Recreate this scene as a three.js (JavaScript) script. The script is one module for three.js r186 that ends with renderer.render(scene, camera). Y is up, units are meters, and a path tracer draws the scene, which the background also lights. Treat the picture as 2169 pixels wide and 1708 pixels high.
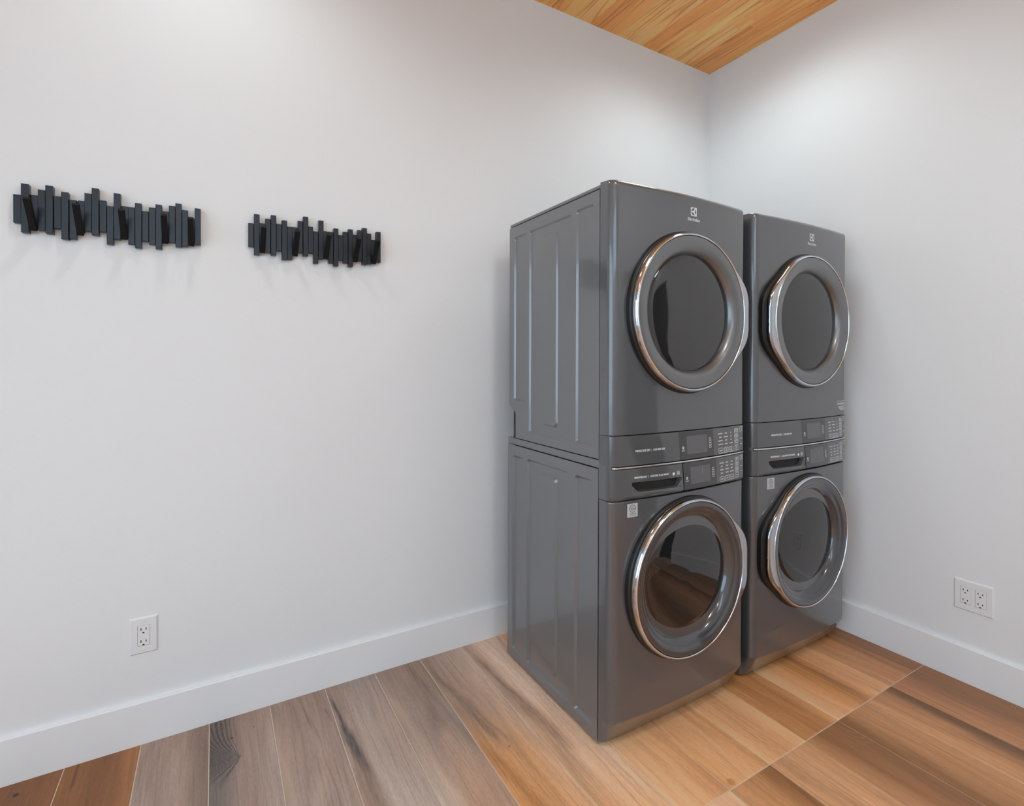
import * as THREE from 'three';
import { mergeGeometries } from 'three/addons/utils/BufferGeometryUtils.js';
import { ImprovedNoise } from 'three/addons/math/ImprovedNoise.js';
import { FontLoader } from 'three/addons/loaders/FontLoader.js';
import { TextGeometry } from 'three/addons/geometries/TextGeometry.js';

// ------------------------------------------------------------------ camera, sky, lights, exposure
const W_PX = 2169, H_PX = 1708;
const scene = new THREE.Scene();
const renderer = new THREE.WebGLRenderer({ antialias: true });
renderer.toneMapping = THREE.LinearToneMapping;
renderer.toneMappingExposure = 0.45;
renderer.shadowMap.enabled = true;
renderer.shadowMap.type = THREE.PCFSoftShadowMap;

const camera = new THREE.PerspectiveCamera(2 * Math.atan(H_PX / 2 / 1080.79) * 180 / Math.PI, W_PX / H_PX, 0.05, 60);
camera.position.set(-2.6337, 1.2977, 2.1183);
camera.rotation.set(-0.00724, -0.52715, 0.00283, 'YXZ');
camera.setViewOffset(W_PX, H_PX, 0, 82.25, W_PX, H_PX);
scene.add(camera);

scene.background = new THREE.Color(0.60, 0.80, 0.98);
scene.backgroundIntensity = 9.4;

const CEIL = 3.064, DEPTH = 4.2, LEFT = -4.6;
const DOWNLIGHTS = [      // x, z, candela
  [-2.68, 0.60, 3.8, 'round recessed ceiling downlight above the two coat racks'],
  [-0.58, 0.66, 5.2, 'round recessed ceiling downlight above the laundry towers in the corner'],
  [-1.68, 2.05, 12, 'round recessed ceiling downlight in the middle of the room'],
  [-2.90, 3.20, 6, 'round recessed ceiling downlight nearest the high window'],
  [-0.56, 3.20, 7, 'round recessed ceiling downlight nearest the dark door'],
];

// ------------------------------------------------------------------ helpers
const noiseGen = new ImprovedNoise();
const N = (x, y, z = 0) => noiseGen.noise(x, y, z);
let seed = 7;
const rnd = () => { seed = (seed * 1664525 + 1013904223) % 4294967296; return seed / 4294967296; };
const used = {};
function numbered(name) {
  const n = used[name] = (used[name] ?? -1) + 1;
  return n ? `${name}_${String(n).padStart(3, '0')}` : name;
}
function shade(o) { o.traverse((c) => { if (c.isMesh) { c.castShadow = true; c.receiveShadow = true; } }); return o; }
function merge(geos) {
  const list = geos.map((g) => { const n = g.index ? g.toNonIndexed() : g; for (const k of Object.keys(n.attributes)) if (!['position', 'normal', 'uv'].includes(k)) n.deleteAttribute(k);
    if (!n.attributes.uv) n.setAttribute('uv', new THREE.BufferAttribute(new Float32Array(n.attributes.position.count * 2), 2)); return n; });
  return list.length === 1 ? list[0] : mergeGeometries(list);
}
function part(name, geos, mat, parent, label) {
  const m = new THREE.Mesh(merge([geos].flat()), mat);
  m.name = name; if (label) m.userData.label = label;
  m.castShadow = m.receiveShadow = true;
  if (parent) parent.add(m);
  return m;
}
function structure(name, geos, mat, label) {
  const m = part(name, geos, mat, scene, label); m.userData.kind = 'structure'; return m;
}
function thing(name, label, category, pos = [0, 0, 0], turn = 0, group) {
  const g = new THREE.Group(); g.name = numbered(name); g.position.set(...pos); g.rotation.y = turn;
  g.userData = { label, category }; if (group) g.userData.group = group;
  scene.add(g); return g;
}
function box(x0, x1, y0, y1, z0, z1) {
  return new THREE.BoxGeometry(x1 - x0, y1 - y0, z1 - z0).translate((x0 + x1) / 2, (y0 + y1) / 2, (z0 + z1) / 2);
}
// box whose front (+z) rim is chamfered
function chamferBox(w, h, d, c = 0.001) {
  const s = new THREE.Shape(); const a = w / 2 - c, b = h / 2 - c;
  s.moveTo(-a, -b); s.lineTo(a, -b); s.lineTo(a, b); s.lineTo(-a, b);
  return new THREE.ExtrudeGeometry(s, { depth: d - 2 * c, bevelEnabled: true, bevelSize: c, bevelThickness: c, bevelSegments: 1 }).translate(0, 0, c);
}
// rows of [x, y, z] -> smooth surface; uvs[j][i] optional
function grid(rows, uvs, flip = false) {
  const m = rows.length, n = rows[0].length, p = [], t = [], ix = [];
  for (let j = 0; j < m; j++) for (let i = 0; i < n; i++) { p.push(...rows[j][i]); t.push(...(uvs ? uvs[j][i] : [rows[j][i][0], rows[j][i][1]])); }
  for (let j = 0; j < m - 1; j++) for (let i = 0; i < n - 1; i++) {
    const a = j * n + i, b = a + 1, c = a + n, d = c + 1;
    if (flip) ix.push(a, c, b, b, c, d); else ix.push(a, b, c, b, d, c);
  }
  const g = new THREE.BufferGeometry();
  g.setAttribute('position', new THREE.Float32BufferAttribute(p, 3)); g.setAttribute('uv', new THREE.Float32BufferAttribute(t, 2));
  g.setIndex(ix); g.computeVertexNormals(); return g;
}
function rrPoints(a0, b0, a1, b1, r, n = 5) {
  const out = [];
  for (const [ca, cb, q] of [[a1 - r, b0 + r, -Math.PI / 2], [a1 - r, b1 - r, 0], [a0 + r, b1 - r, Math.PI / 2], [a0 + r, b0 + r, Math.PI]])
    for (let i = 0; i <= n; i++) { const t = q + i / n * Math.PI / 2; out.push([ca + r * Math.cos(t), cb + r * Math.sin(t)]); }
  return out;
}
const shapeOf = (pts) => new THREE.Shape(pts.map((p) => new THREE.Vector2(...p)));
const pathOf = (pts) => new THREE.Path(pts.map((p) => new THREE.Vector2(...p)));
// closed strip between two loops of equal length
function strip(A, B, ca, cb) {
  const p = [], n = A.length;
  for (let i = 0; i < n; i++) {
    const k = (i + 1) % n, a = [...A[i], ca], b = [...A[k], ca], c = [...B[i], cb], d = [...B[k], cb];
    p.push(...a, ...b, ...c, ...b, ...d, ...c);
  }
  const g = new THREE.BufferGeometry(); g.setAttribute('position', new THREE.Float32BufferAttribute(p, 3)); g.computeVertexNormals(); return g;
}
const lathe = (pts, n = 96) => new THREE.LatheGeometry(pts.map(([r, h]) => new THREE.Vector2(r, h)), n).rotateX(Math.PI / 2);

function dataTex(w, h, fn, srgb = true) {
  const d = new Uint8Array(w * h * 4);
  for (let y = 0; y < h; y++) for (let x = 0; x < w; x++) {
    const c = fn((x + 0.5) / w, (y + 0.5) / h, x, y), k = (y * w + x) * 4;
    d[k] = Math.max(0, Math.min(255, c[0])); d[k + 1] = Math.max(0, Math.min(255, c[1])); d[k + 2] = Math.max(0, Math.min(255, c[2])); d[k + 3] = 255;
  }
  const t = new THREE.DataTexture(d, w, h); t.magFilter = t.minFilter = THREE.LinearFilter; t.wrapS = t.wrapT = THREE.RepeatWrapping;
  if (srgb) t.colorSpace = THREE.SRGBColorSpace; t.needsUpdate = true; return t;
}
function canvasTex(w, h, draw) {
  const c = document.createElement('canvas'); c.width = w; c.height = h; draw(c.getContext('2d'), w, h);
  const t = new THREE.CanvasTexture(c); t.colorSpace = THREE.SRGBColorSpace; t.anisotropy = 8; return t;
}
const sm = (a, b, x) => { const t = Math.max(0, Math.min(1, (x - a) / (b - a))); return t * t * (3 - 2 * t); };
const mixc = (a, b, t) => [a[0] + (b[0] - a[0]) * t, a[1] + (b[1] - a[1]) * t, a[2] + (b[2] - a[2]) * t];

// ------------------------------------------------------------------ materials
const std = (o) => new THREE.MeshStandardMaterial({ side: THREE.DoubleSide, ...o });
const phy = (o) => new THREE.MeshPhysicalMaterial({ side: THREE.DoubleSide, ...o });
const lin = (r, g, b) => new THREE.Color().setRGB(r, g, b);
const M = {
  wall: std({ color: lin(0.855, 0.865, 0.875), roughness: 0.75 }),
  trim: std({ color: lin(0.90, 0.91, 0.92), roughness: 0.45 }),
  grout: std({ color: lin(0.74, 0.64, 0.54), roughness: 0.9 }),
  steel: phy({ color: lin(0.112, 0.117, 0.124), metalness: 0.3, roughness: 0.33, clearcoat: 1, clearcoatRoughness: 0.05 }),
  sideSteel: phy({ color: lin(0.172, 0.177, 0.183), metalness: 0.35, roughness: 0.36, clearcoat: 1, clearcoatRoughness: 0.06 }),
  black: std({ color: lin(0.012, 0.012, 0.013), roughness: 0.6 }),
  rubber: std({ color: lin(0.01, 0.01, 0.01), roughness: 0.45 }),
  chrome: std({ color: lin(0.54, 0.57, 0.61), metalness: 1, roughness: 0.09 }),
  brightChrome: std({ color: lin(0.80, 0.83, 0.87), metalness: 1, roughness: 0.2 }),
  ring: phy({ color: lin(0.205, 0.21, 0.218), metalness: 0.8, roughness: 0.38, clearcoat: 0.6, clearcoatRoughness: 0.15 }),
  darkRing: phy({ color: lin(0.085, 0.09, 0.098), metalness: 0.4, roughness: 0.22, clearcoat: 1, clearcoatRoughness: 0.04 }),
  smokedGlass: phy({ color: lin(0.02, 0.02, 0.021), roughness: 0.05, ior: 1.75, specularIntensity: 1 }),
  tintGlass: phy({ color: lin(0.55, 0.56, 0.57), roughness: 0.02, transmission: 1, thickness: 0, ior: 1.6 }),
  drum: std({ color: lin(0.05, 0.05, 0.052), metalness: 0.6, roughness: 0.3 }),
  plate: std({ color: lin(0.85, 0.855, 0.865), roughness: 0.35 }),
  slot: std({ color: lin(0.02, 0.02, 0.02), roughness: 0.8 }),
  white: std({ color: lin(0.72, 0.73, 0.74), roughness: 0.4 }),
  rack: phy({ color: lin(0.004, 0.0075, 0.0145), roughness: 0.3, ior: 1.5 }),  // black plastic; the blue of reflected sky light is mixed into its colour
  hook: phy({ color: lin(0.005, 0.006, 0.008), roughness: 0.55, specularIntensity: 0.5 }),  // same plastic as the slats, darkened for the shade on down-facing hooks
  glow: std({ color: 0x000000, emissive: new THREE.Color(1, 0.97, 0.92), emissiveIntensity: 3 }),
  darkDoor: std({ color: lin(0.012, 0.012, 0.013), roughness: 0.5 }),
  glass: phy({ color: 0xffffff, roughness: 0.0, transmission: 1, thickness: 0, ior: 1.5 }),
  ground: std({ color: lin(0.6, 0.59, 0.57), roughness: 0.95 }),
  hose: std({ color: lin(0.02, 0.02, 0.022), roughness: 0.4 }),
};

// ------------------------------------------------------------------ room shell
structure('wall_left', box(LEFT, 0.12, 0, CEIL, -0.12, 0), M.wall, 'plain white painted wall behind the coat racks and laundry towers');
structure('wall_right', [box(0, 0.12, 0, CEIL, 0, 2.42), box(0, 0.12, 0, CEIL, 3.27, DEPTH), box(0, 0.12, 2.06, CEIL, 2.42, 3.27)], M.wall, 'plain white painted wall right of the laundry towers');
structure('wall_back', [box(LEFT, -4.35, 0, CEIL, DEPTH, DEPTH + 0.12), box(-1.75, 0.12, 0, CEIL, DEPTH, DEPTH + 0.12), box(-4.35, -1.75, 2.93, CEIL, DEPTH, DEPTH + 0.12), box(-4.35, -1.75, 0, 2.15, DEPTH, DEPTH + 0.12)], M.wall);
structure('wall_far', [box(LEFT - 0.12, LEFT, 0, CEIL, -0.12, 0.9), box(LEFT - 0.12, LEFT, 0, CEIL, 3.9, DEPTH + 0.12), box(LEFT - 0.12, LEFT, 2.45, CEIL, 0.9, 3.9), box(LEFT - 0.12, LEFT, 0, 0.4, 0.9, 3.9)], M.wall);
{
  const z0 = DEPTH + 0.03, z1 = DEPTH + 0.09;
  const w = structure('window_1', [box(-4.35, -1.75, 2.15, 2.2, z0, z1), box(-4.35, -1.75, 2.88, 2.93, z0, z1), ...[-4.35, -3.5, -2.65, -1.8].map((x) => box(x, x + 0.05, 2.2, 2.88, z0, z1))], M.trim);
  for (const x of [-4.3, -3.45, -2.6]) part('pane', box(x, x + 0.8, 2.2, 2.88, DEPTH + 0.057, DEPTH + 0.063), M.glass, w);
  const v = structure('fill_window_2', [box(LEFT - 0.09, LEFT - 0.03, 0.4, 0.46, 0.9, 3.9), box(LEFT - 0.09, LEFT - 0.03, 2.39, 2.45, 0.9, 3.9), ...[0.9, 1.88, 2.86, 3.84].map((z) => box(LEFT - 0.09, LEFT - 0.03, 0.46, 2.39, z, z + 0.06))], M.trim);  // unseen window, put in and widened as daylight fill for the right wall
  for (const z of [0.96, 1.94, 2.92]) part('pane', box(LEFT - 0.063, LEFT - 0.057, 0.46, 2.39, z, z + 0.92), M.glass, v);
  const d = structure('door_1', box(0.07, 0.115, 0.005, 2.055, 2.425, 3.265), M.darkDoor);
  part('handle', [new THREE.CylinderGeometry(0.009, 0.009, 0.12, 12).rotateX(Math.PI / 2).translate(0.03, 1.0, 2.55), new THREE.CylinderGeometry(0.012, 0.012, 0.045, 12).rotateZ(Math.PI / 2).translate(0.05, 1.0, 2.50)], M.brightChrome, d);
  structure('ground', box(-14, 8, -0.3, -0.12, -6, 14), M.ground);
}
// baseboards: board with a sloped top edge
function baseboard(len) {
  const s = new THREE.Shape(); s.moveTo(0, 0); s.lineTo(0.016, 0); s.lineTo(0.016, 0.1398); s.lineTo(0.0132, 0.1435); s.lineTo(0, 0.1435);
  return new THREE.ExtrudeGeometry(s, { depth: len, bevelEnabled: false });
}
structure('baseboard_left', baseboard(-LEFT).rotateY(-Math.PI / 2), M.trim, 'white square-edged baseboard along the wall with the coat racks');
structure('baseboard_right', baseboard(2.42 - 0.016).rotateY(Math.PI).translate(0, 0, 2.42), M.trim, 'white square-edged baseboard along the wall right of the laundry towers');
structure('baseboard_back', baseboard(-LEFT).rotateY(Math.PI / 2).translate(LEFT, 0, DEPTH), M.trim);

// ------------------------------------------------------------------ floor: wood-look tiles
const FK = 1.17;   // overall lightness of the tiles' prints
function tileTexture(spec, id, w = 144, h = 800) {
  const { c, st = [], rings, fan, knots = [], k: tone = 1 } = spec;      // c: rows (near wall -> away) of three colours across
  const R = c.length - 1;
  return dataTex(w, h, (u, v) => {
    const wu = u + 0.05 * N(u * 2, v * 5, id * 3.1), wv = v + 0.07 * N(u * 5, v * 3, id * 1.7 + 9);
    const fv = Math.max(0, Math.min(R - 1e-4, wv * R)), j = Math.floor(fv), tv = sm(0, 1, fv - j);
    const fu = Math.max(0, Math.min(1.9999, wu * 2)), i = Math.floor(fu), tu = sm(0, 1, fu - i);
    let k = mixc(mixc(c[j][i], c[j][i + 1], tu), mixc(c[j + 1][i], c[j + 1][i + 1], tu), tv);
    for (const s of st) {       // s: [u0, v0, u1, v1, width, colour, strength]
      const t = (v - s[1]) / (s[3] - s[1]); if (t < -0.1 || t > 1.1) continue;
      const uc = s[0] + (s[2] - s[0]) * t + 0.05 * N(v * 7, id, s[0] * 9), wd = s[4] * (0.75 + 0.6 * N(v * 6, s[0] * 13, id + 4));
      const a = Math.exp(-(((u - uc) / wd) ** 2)) * sm(-0.08, 0.15, t) * (1 - sm(0.8, 1.08, t)) * s[6] * (0.85 + 0.5 * N(u * 30, v * 25, id));
      k = mixc(k, s[5], Math.max(0, Math.min(1, a)));
    }
    if (rings) {                // cathedral figure round a knot
      const [ru, rv, sc, col, rad, str] = rings, du = (u - ru) * 0.197, dv = (v - rv) * 1.127;
      const r = Math.hypot(du * 1.0, dv * (dv > 0 ? 0.75 : 0.5)) + 0.012 * N(u * 5, v * 14, id);
      const wave = 0.5 + 0.5 * Math.sin(r * sc + 2.4 * N(u * 3, v * 9, id + 2)), f = 1 - sm(rad * 0.35, rad, r + 0.015 * N(u * 9, v * 30, 3));
      k = mixc(k, col, Math.max(0, Math.min(1, f * str * (0.25 + 0.9 * wave * wave))));
    }
    if (fan) {                  // flame figure running into a point at (u, v)
      const [fu0, fv0, col] = fan, xa = fu0 * 0.197, z0 = fv0 * 1.127, du = u * 0.197 + 0.004 * N(u * 6, v * 16, id), z = v * 1.127, dz = z - z0 + 0.006 * N(u * 9, v * 12, id + 1);
      let a = 0;
      if (dz < 0) { const q = (Math.max(0, z / z0) ** 2.6) * 0.9, cc = (du - xa * q) / (1 - q); a = (0.32 + 0.68 * sm(-0.3, 0.7, Math.sin(cc * 420 + 1.5 * N(u * 7, v * 8, 5)))) * (1 - sm(xa * 0.25, xa * 1.15, cc)); }
      else { const m = (xa - du) / (dz + 0.004); a = (0.25 + 0.75 * sm(-0.2, 0.7, Math.sin(m * 13))) * sm(0.05, 0.7, m) * (1 - sm(0.015, 0.14, dz + Math.max(0, 0.05 - du) * 0.2)); }
      k = mixc(k, col, Math.max(0, Math.min(0.95, a * (0.9 + 0.5 * N(u * 40, v * 60, 2)))));
    }
    for (const [ku, kv, kr, col] of knots) { const r = Math.hypot((u - ku) * 0.197, (v - kv) * 1.127); k = mixc(k, col, (1 - sm(kr * 0.6, kr, r + 0.3 * kr * N(u * 30, v * 60, 8))) * 0.95); }
    const hair = sm(0.22, 0.6, N(u * 46 + 4 * N(u * 3, v * 2.5, id + 6), v * 3.2, id + 13)), broad = N(u * 7 + 2 * N(u * 2, v * 3, id), v * 2.4, id + 20);
    const g = (1 + 0.085 * broad + 0.06 * N(u * 30, v * 8, id + 31) + 0.06 * N(u * 70, v * 60, id + 57) - 0.095 * hair) * tone * 1.02;
    return [k[0] * g * FK * 1.03, k[1] * g * FK, k[2] * g * FK * 0.97];
  });
}
const JX = [0, -0.098, -0.300, -0.4925, -0.689, -0.8895, -1.0915, -1.289, -1.481, -1.6725, -1.868, -2.064, -2.2605, -2.4575, -2.6525, -2.8505, -3.0485];
while (JX[JX.length - 1] > LEFT + 0.2) JX.push(JX[JX.length - 1] - 0.1975);
JX.push(LEFT);
const ZJ = [0, 1.1262, 2.3262, 3.5262, DEPTH];
const dk = [108, 76, 48], br = [148, 104, 68], tn = [188, 142, 104], lt = [204, 160, 124], pk = [198, 168, 146], tp = [150, 131, 121], tpd = [128, 109, 99], gr = [146, 143, 140];
const same = (a, b = a, d = a) => [a, b, d];
const TILES = {
  '0_0': { k: 0.93, c: [same([132, 92, 60]), same([140, 98, 64]), same([142, 100, 68])] },
  '1_0': { k: 1.02, c: [[tn, [176, 128, 88], br], [tn, [176, 128, 90], br], [[182, 136, 98], [172, 124, 86], [150, 106, 72]]], st: [[0.85, 0.3, 0.8, 1, 0.12, [128, 90, 60], 0.6]] },
  '2_0': { k: 1.1, c: [[br, tn, lt], [br, tn, [192, 146, 108]], [[150, 106, 68], tn, [186, 140, 102]]], st: [[0.08, 0.5, 0.15, 1, 0.12, [130, 90, 56], 0.7]] },
  '3_0': { k: 1.1, c: [[lt, [182, 134, 92], br], [lt, [186, 138, 98], [162, 114, 70]], [lt, [188, 140, 100], [160, 112, 68]]] },
  '4_0': { k: 1.1, c: [same([168, 120, 78]), [[172, 126, 84], [158, 112, 72], [170, 124, 84]], [[164, 118, 78], [152, 108, 70], [172, 126, 86]]], st: [[0.35, 0.7, 0.6, 1, 0.1, [140, 98, 62], 0.5], [0.8, 0.6, 0.7, 1, 0.06, [144, 100, 64], 0.5]] },
  '5_0': { k: 1.05, c: [same(tn), [[196, 150, 112], [192, 146, 108], lt], [[200, 154, 116], [190, 144, 106], [200, 156, 118]]] },
  '6_0': { k: 1.05, c: [same(tn), [[192, 146, 108], [196, 150, 112], [186, 140, 100]], [[190, 144, 104], [198, 152, 114], [184, 138, 98]]], knots: [[0.14, 0.985, 0.016, [168, 122, 84]]] },
  '7_0': { k: 1.05, c: [same(lt), [lt, [202, 158, 120], [196, 150, 112]], [[206, 162, 126], [200, 154, 116], [184, 138, 100]]] },
  '8_0': { k: 0.97, c: [[[160, 138, 124], [196, 172, 155], [198, 174, 158]], [[168, 144, 128], [202, 178, 161], [206, 182, 166]], [[184, 150, 122], [206, 174, 148], [212, 182, 158]], [[204, 156, 114], [208, 164, 126], [214, 174, 138]]], st: [[0.1, 0.1, 0.4, 0.68, 0.14, [138, 112, 98], 0.85]] },
  '9_0': { c: [[tpd, tp, [168, 150, 138]], [[150, 124, 108], [160, 134, 118], [180, 156, 140]], [[184, 136, 92], [186, 142, 102], [200, 162, 132]], [[178, 128, 82], [184, 138, 96], [202, 160, 124]]], st: [[0.06, 0.08, 0.36, 0.56, 0.1, [108, 92, 84], 0.75], [0.02, 0.52, 0.5, 1, 0.12, [150, 104, 62], 0.7], [0.3, 0.3, 0.5, 0.56, 0.05, [124, 104, 92], 0.6]], knots: [[0.45, 0.57, 0.004, [90, 70, 58]]] },
  '10_0': { c: [[[132, 116, 108], tpd, [128, 108, 96]], [tp, [138, 122, 114], [132, 118, 110]], [[172, 158, 146], [166, 138, 118], [158, 132, 116]], [[178, 158, 140], [168, 138, 116], [164, 138, 122]]], st: [[0.75, 0.02, 0.6, 0.42, 0.22, [112, 96, 86], 0.6]] },
  '11_0': { c: [[tpd, [136, 124, 118], [132, 120, 114]], [tp, [152, 138, 130], tp], [[140, 120, 108], [160, 148, 140], [164, 150, 142]], [[130, 110, 98], [170, 150, 134], [176, 156, 138]]], st: [[0.03, 0.08, 0.2, 0.48, 0.08, [70, 66, 64], 1], [0.12, 0.36, 0.34, 1, 0.16, [116, 98, 88], 0.8]] },
  '12_0': { c: [[[138, 120, 110], [132, 112, 102], [128, 110, 102]], [tp, [144, 126, 118], [138, 120, 112]], [gr, [148, 134, 126], [144, 128, 120]], [gr, tp, tp]], st: [[0.52, 0.02, 0.6, 0.2, 0.03, [98, 82, 74], 0.7], [0.6, 0.12, 0.75, 0.6, 0.02, [112, 94, 84], 0.6], [0.9, 0.12, 0.95, 0.2, 0.03, [96, 82, 76], 0.6]] },
  '13_0': { c: [[[112, 92, 80], [130, 110, 100], [140, 122, 114]], [[96, 90, 88], [138, 120, 112], [148, 134, 126]], [[136, 118, 108], [140, 124, 116], [150, 140, 134]], [tp, tp, gr]], fan: [0.47, 0.213, [58, 56, 58]], knots: [[0.34, 0.118, 0.006, [50, 48, 50]], [0.7, 0.098, 0.004, [84, 70, 64]]] },
  '14_0': { c: [[[134, 116, 108], [138, 118, 108], [116, 98, 88]], [[140, 124, 116], [142, 124, 116], [120, 102, 92]], [[142, 130, 124], tp, [128, 110, 102]], [tp, tp, tpd]] },
  '15_0': { c: [[[126, 84, 44], [112, 74, 40], [140, 94, 54]], [[124, 82, 42], [118, 78, 42], [134, 94, 60]], same([130, 92, 60])], st: [[0.2, 0, 0.15, 0.12, 0.03, [64, 48, 36], 0.7]] },
  '16_0': { c: [same([104, 68, 36], [110, 72, 38], [116, 76, 40]), same([104, 70, 40]), same([120, 84, 54])], knots: [[0.5, 0.065, 0.009, [32, 28, 26]]] },
  '0_1': { k: 0.94, c: [same([138, 98, 64]), same([120, 84, 54])] },
  '1_1': { k: 1.0, c: [[[166, 120, 84], [150, 106, 74], [122, 88, 62]], [[164, 118, 82], [150, 106, 68], [108, 76, 48]]] },
  '2_1': { k: 0.98, c: [[tn, [170, 124, 86], [108, 78, 50]], [[176, 130, 90], [150, 106, 70], [96, 68, 42]]], st: [[0.92, 0, 0.8, 0.6, 0.16, [100, 72, 46], 0.8]] },
  '3_1': { k: 0.95, c: [[[136, 96, 60], [178, 132, 92], [184, 138, 98]], [[126, 88, 54], [160, 114, 72], [172, 126, 84]]] },
  '4_1': { k: 0.96, c: [[[176, 130, 92], [138, 98, 64], [132, 94, 60]], [[190, 144, 104], [150, 106, 68], [124, 88, 56]]], rings: [1.0, 0.02, 330, [160, 116, 82], 0.1, 0.5] },
  '5_1': { k: 0.95, c: [[[196, 150, 112], [202, 156, 118], tn], [lt, [198, 152, 114], tn]], st: [[0.45, 0.1, 0.3, 0.6, 0.14, [160, 114, 74], 0.5]] },
  '6_1': { k: 0.98, c: [[[190, 144, 106], [178, 132, 92], [140, 98, 64]], [lt, [176, 130, 90], [136, 96, 62]]] },
  '7_1': { c: [same([214, 172, 140]), same(lt)] },
};
const floor = structure('floor', box(LEFT, 0.12, -0.12, -0.002, -0.12, DEPTH + 0.12), M.grout, 'wood-look tile floor in brown, honey and taupe planks');
{
  const generic = [];
  const gap = 0.0016, ch = 0.0012;
  for (let r = 0; r < ZJ.length - 1; r++) for (let k = 0; k < JX.length - 1; k++) {
    const x1 = JX[k] - gap, x0 = JX[k + 1] + gap, z0 = ZJ[r] + (r ? gap : 0), z1 = ZJ[r + 1] - gap;
    const spec = TILES[`${k}_${r}`];
    let mat;
    if (spec) mat = std({ map: tileTexture(spec, k * 2.3 + r * 41), roughness: 0.42 });
    else {
      const q = (k * 3 + r * 2) % 4;
      generic[q] ??= std({ map: tileTexture({ c: [same([tn, br, lt, tp][q], [lt, tn, tn, tp][q]), same([br, tn, br, tpd][q], tn, lt), same([tn, br, tn, tp][q])] }, 90 + q), roughness: 0.42 });
      mat = generic[q];
    }
    const T = [[x0 + ch, 0, z0 + ch], [x1 - ch, 0, z0 + ch], [x1 - ch, 0, z1 - ch], [x0 + ch, 0, z1 - ch]], B = [[x0, -ch, z0], [x1, -ch, z0], [x1, -ch, z1], [x0, -ch, z1]], L = B.map((p) => [p[0], -0.008, p[2]]);
    const p = [], t = [], quad = (a, b, c, d) => { for (const v of [a, d, c, a, c, b]) { p.push(...v); t.push((v[0] - x0) / (x1 - x0), (v[2] - z0) / (z1 - z0)); } };
    quad(...T); for (let i = 0; i < 4; i++) { const n = (i + 1) % 4; quad(B[i], B[n], T[n], T[i]); quad(L[i], L[n], B[n], B[i]); }
    const g = new THREE.BufferGeometry(); g.setAttribute('position', new THREE.Float32BufferAttribute(p, 3)); g.setAttribute('uv', new THREE.Float32BufferAttribute(t, 2)); g.computeVertexNormals();
    part(numbered('floor_tile'), g, mat, floor);
  }
}

// ------------------------------------------------------------------ ceiling: narrow lacquered boards
function boardTexture(id) {
  const hue = [[168, 116, 70], [158, 106, 60], [176, 124, 80], [150, 98, 52], [170, 118, 76], [162, 110, 62]][id % 6];
  return dataTex(80, 1000, (u, v) => {
    let k = hue;
    const c = N(u * 1.2 + 4, v * 2.2, id * 7.3), fig = Math.sin((u * 9 + 10 * N(u * 1.1, v * 2.4, id * 3.7) + 5 * c));
    k = mixc(k, [104, 66, 32], Math.max(0, fig) ** 5 * 0.5 * sm(-0.2, 0.3, c + 0.15));
    k = mixc(k, [196, 146, 104], 0.35 * sm(0.05, 0.5, N(u * 2.5, v * 3.5, id + 50)));
    k = mixc(k, [112, 72, 38], 0.55 * sm(0.25, 0.55, N(u * 7, v * 4.2, id + 80)));
    const g = 1 + 0.06 * N(u * 24, v * 9, id + 11) + 0.05 * N(u * 50, v * 40, id + 2);
    return [k[0] * g * CK, k[1] * g * CK * 1.01, k[2] * g * CK * 0.95];
  });
}
const CK = 1.66;   // overall lightness of the boards' print
{
  const boards = [0, 1, 2, 3, 4, 5].map((i) => std({ map: boardTexture(i), roughness: 0.33 }));
  const ceiling = structure('ceiling', box(LEFT - 0.12, 0.12, CEIL + 0.012, CEIL + 0.12, -0.12, DEPTH + 0.12), std({ map: boards[1].map, roughness: 0.4 }), 'honey-brown wooden board ceiling');
  const bw = 0.0915, ends = [0.3685, 0.95, 1.42, 0.62, 1.2, 0.16, 0.8, 1.36];
  for (let k = 0; k < 51; k++) {
    const x1 = -0.0135 - (k - 1) * bw, x0 = x1 - bw; if (x0 < LEFT - 0.1) break;
    const cuts = [0]; let z = k === 3 ? 0.3685 : ends[(k * 5 + 1) % 8] + (k === 2 || k === 4 ? 0.4 : 0);
    while (z < DEPTH - 0.3) { cuts.push(z); z += 1.5; } cuts.push(DEPTH);
    for (let c = 0; c < cuts.length - 1; c++) {
      const s = new THREE.Shape(), a = Math.max(x0 + 0.0003, LEFT), b = Math.min(x1 - 0.0003, 0), e = 0.0006; if (b - a < 0.01) continue;
      s.moveTo(a, 0.0125); s.lineTo(a, e); s.lineTo(a + e, 0); s.lineTo(b - e, 0); s.lineTo(b, e); s.lineTo(b, 0.0125);
      const z0 = cuts[c] + (c ? 0.0003 : 0), L = cuts[c + 1] - 0.0003 - z0;
      const g = new THREE.ExtrudeGeometry(s, { depth: L, bevelEnabled: false }).translate(0, CEIL, z0);
      const p = g.attributes.position, t = g.attributes.uv; const off = (k * 0.37 + c * 0.61) % 1;
      for (let i = 0; i < p.count; i++) t.setXY(i, (p.getX(i) - x0) / bw, p.getZ(i) / 1.6 + off);
      part(numbered('ceiling_board'), g, boards[(k * 7 + c * 3 + (k >> 1)) % 6], ceiling);
    }
  }
}

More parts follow.
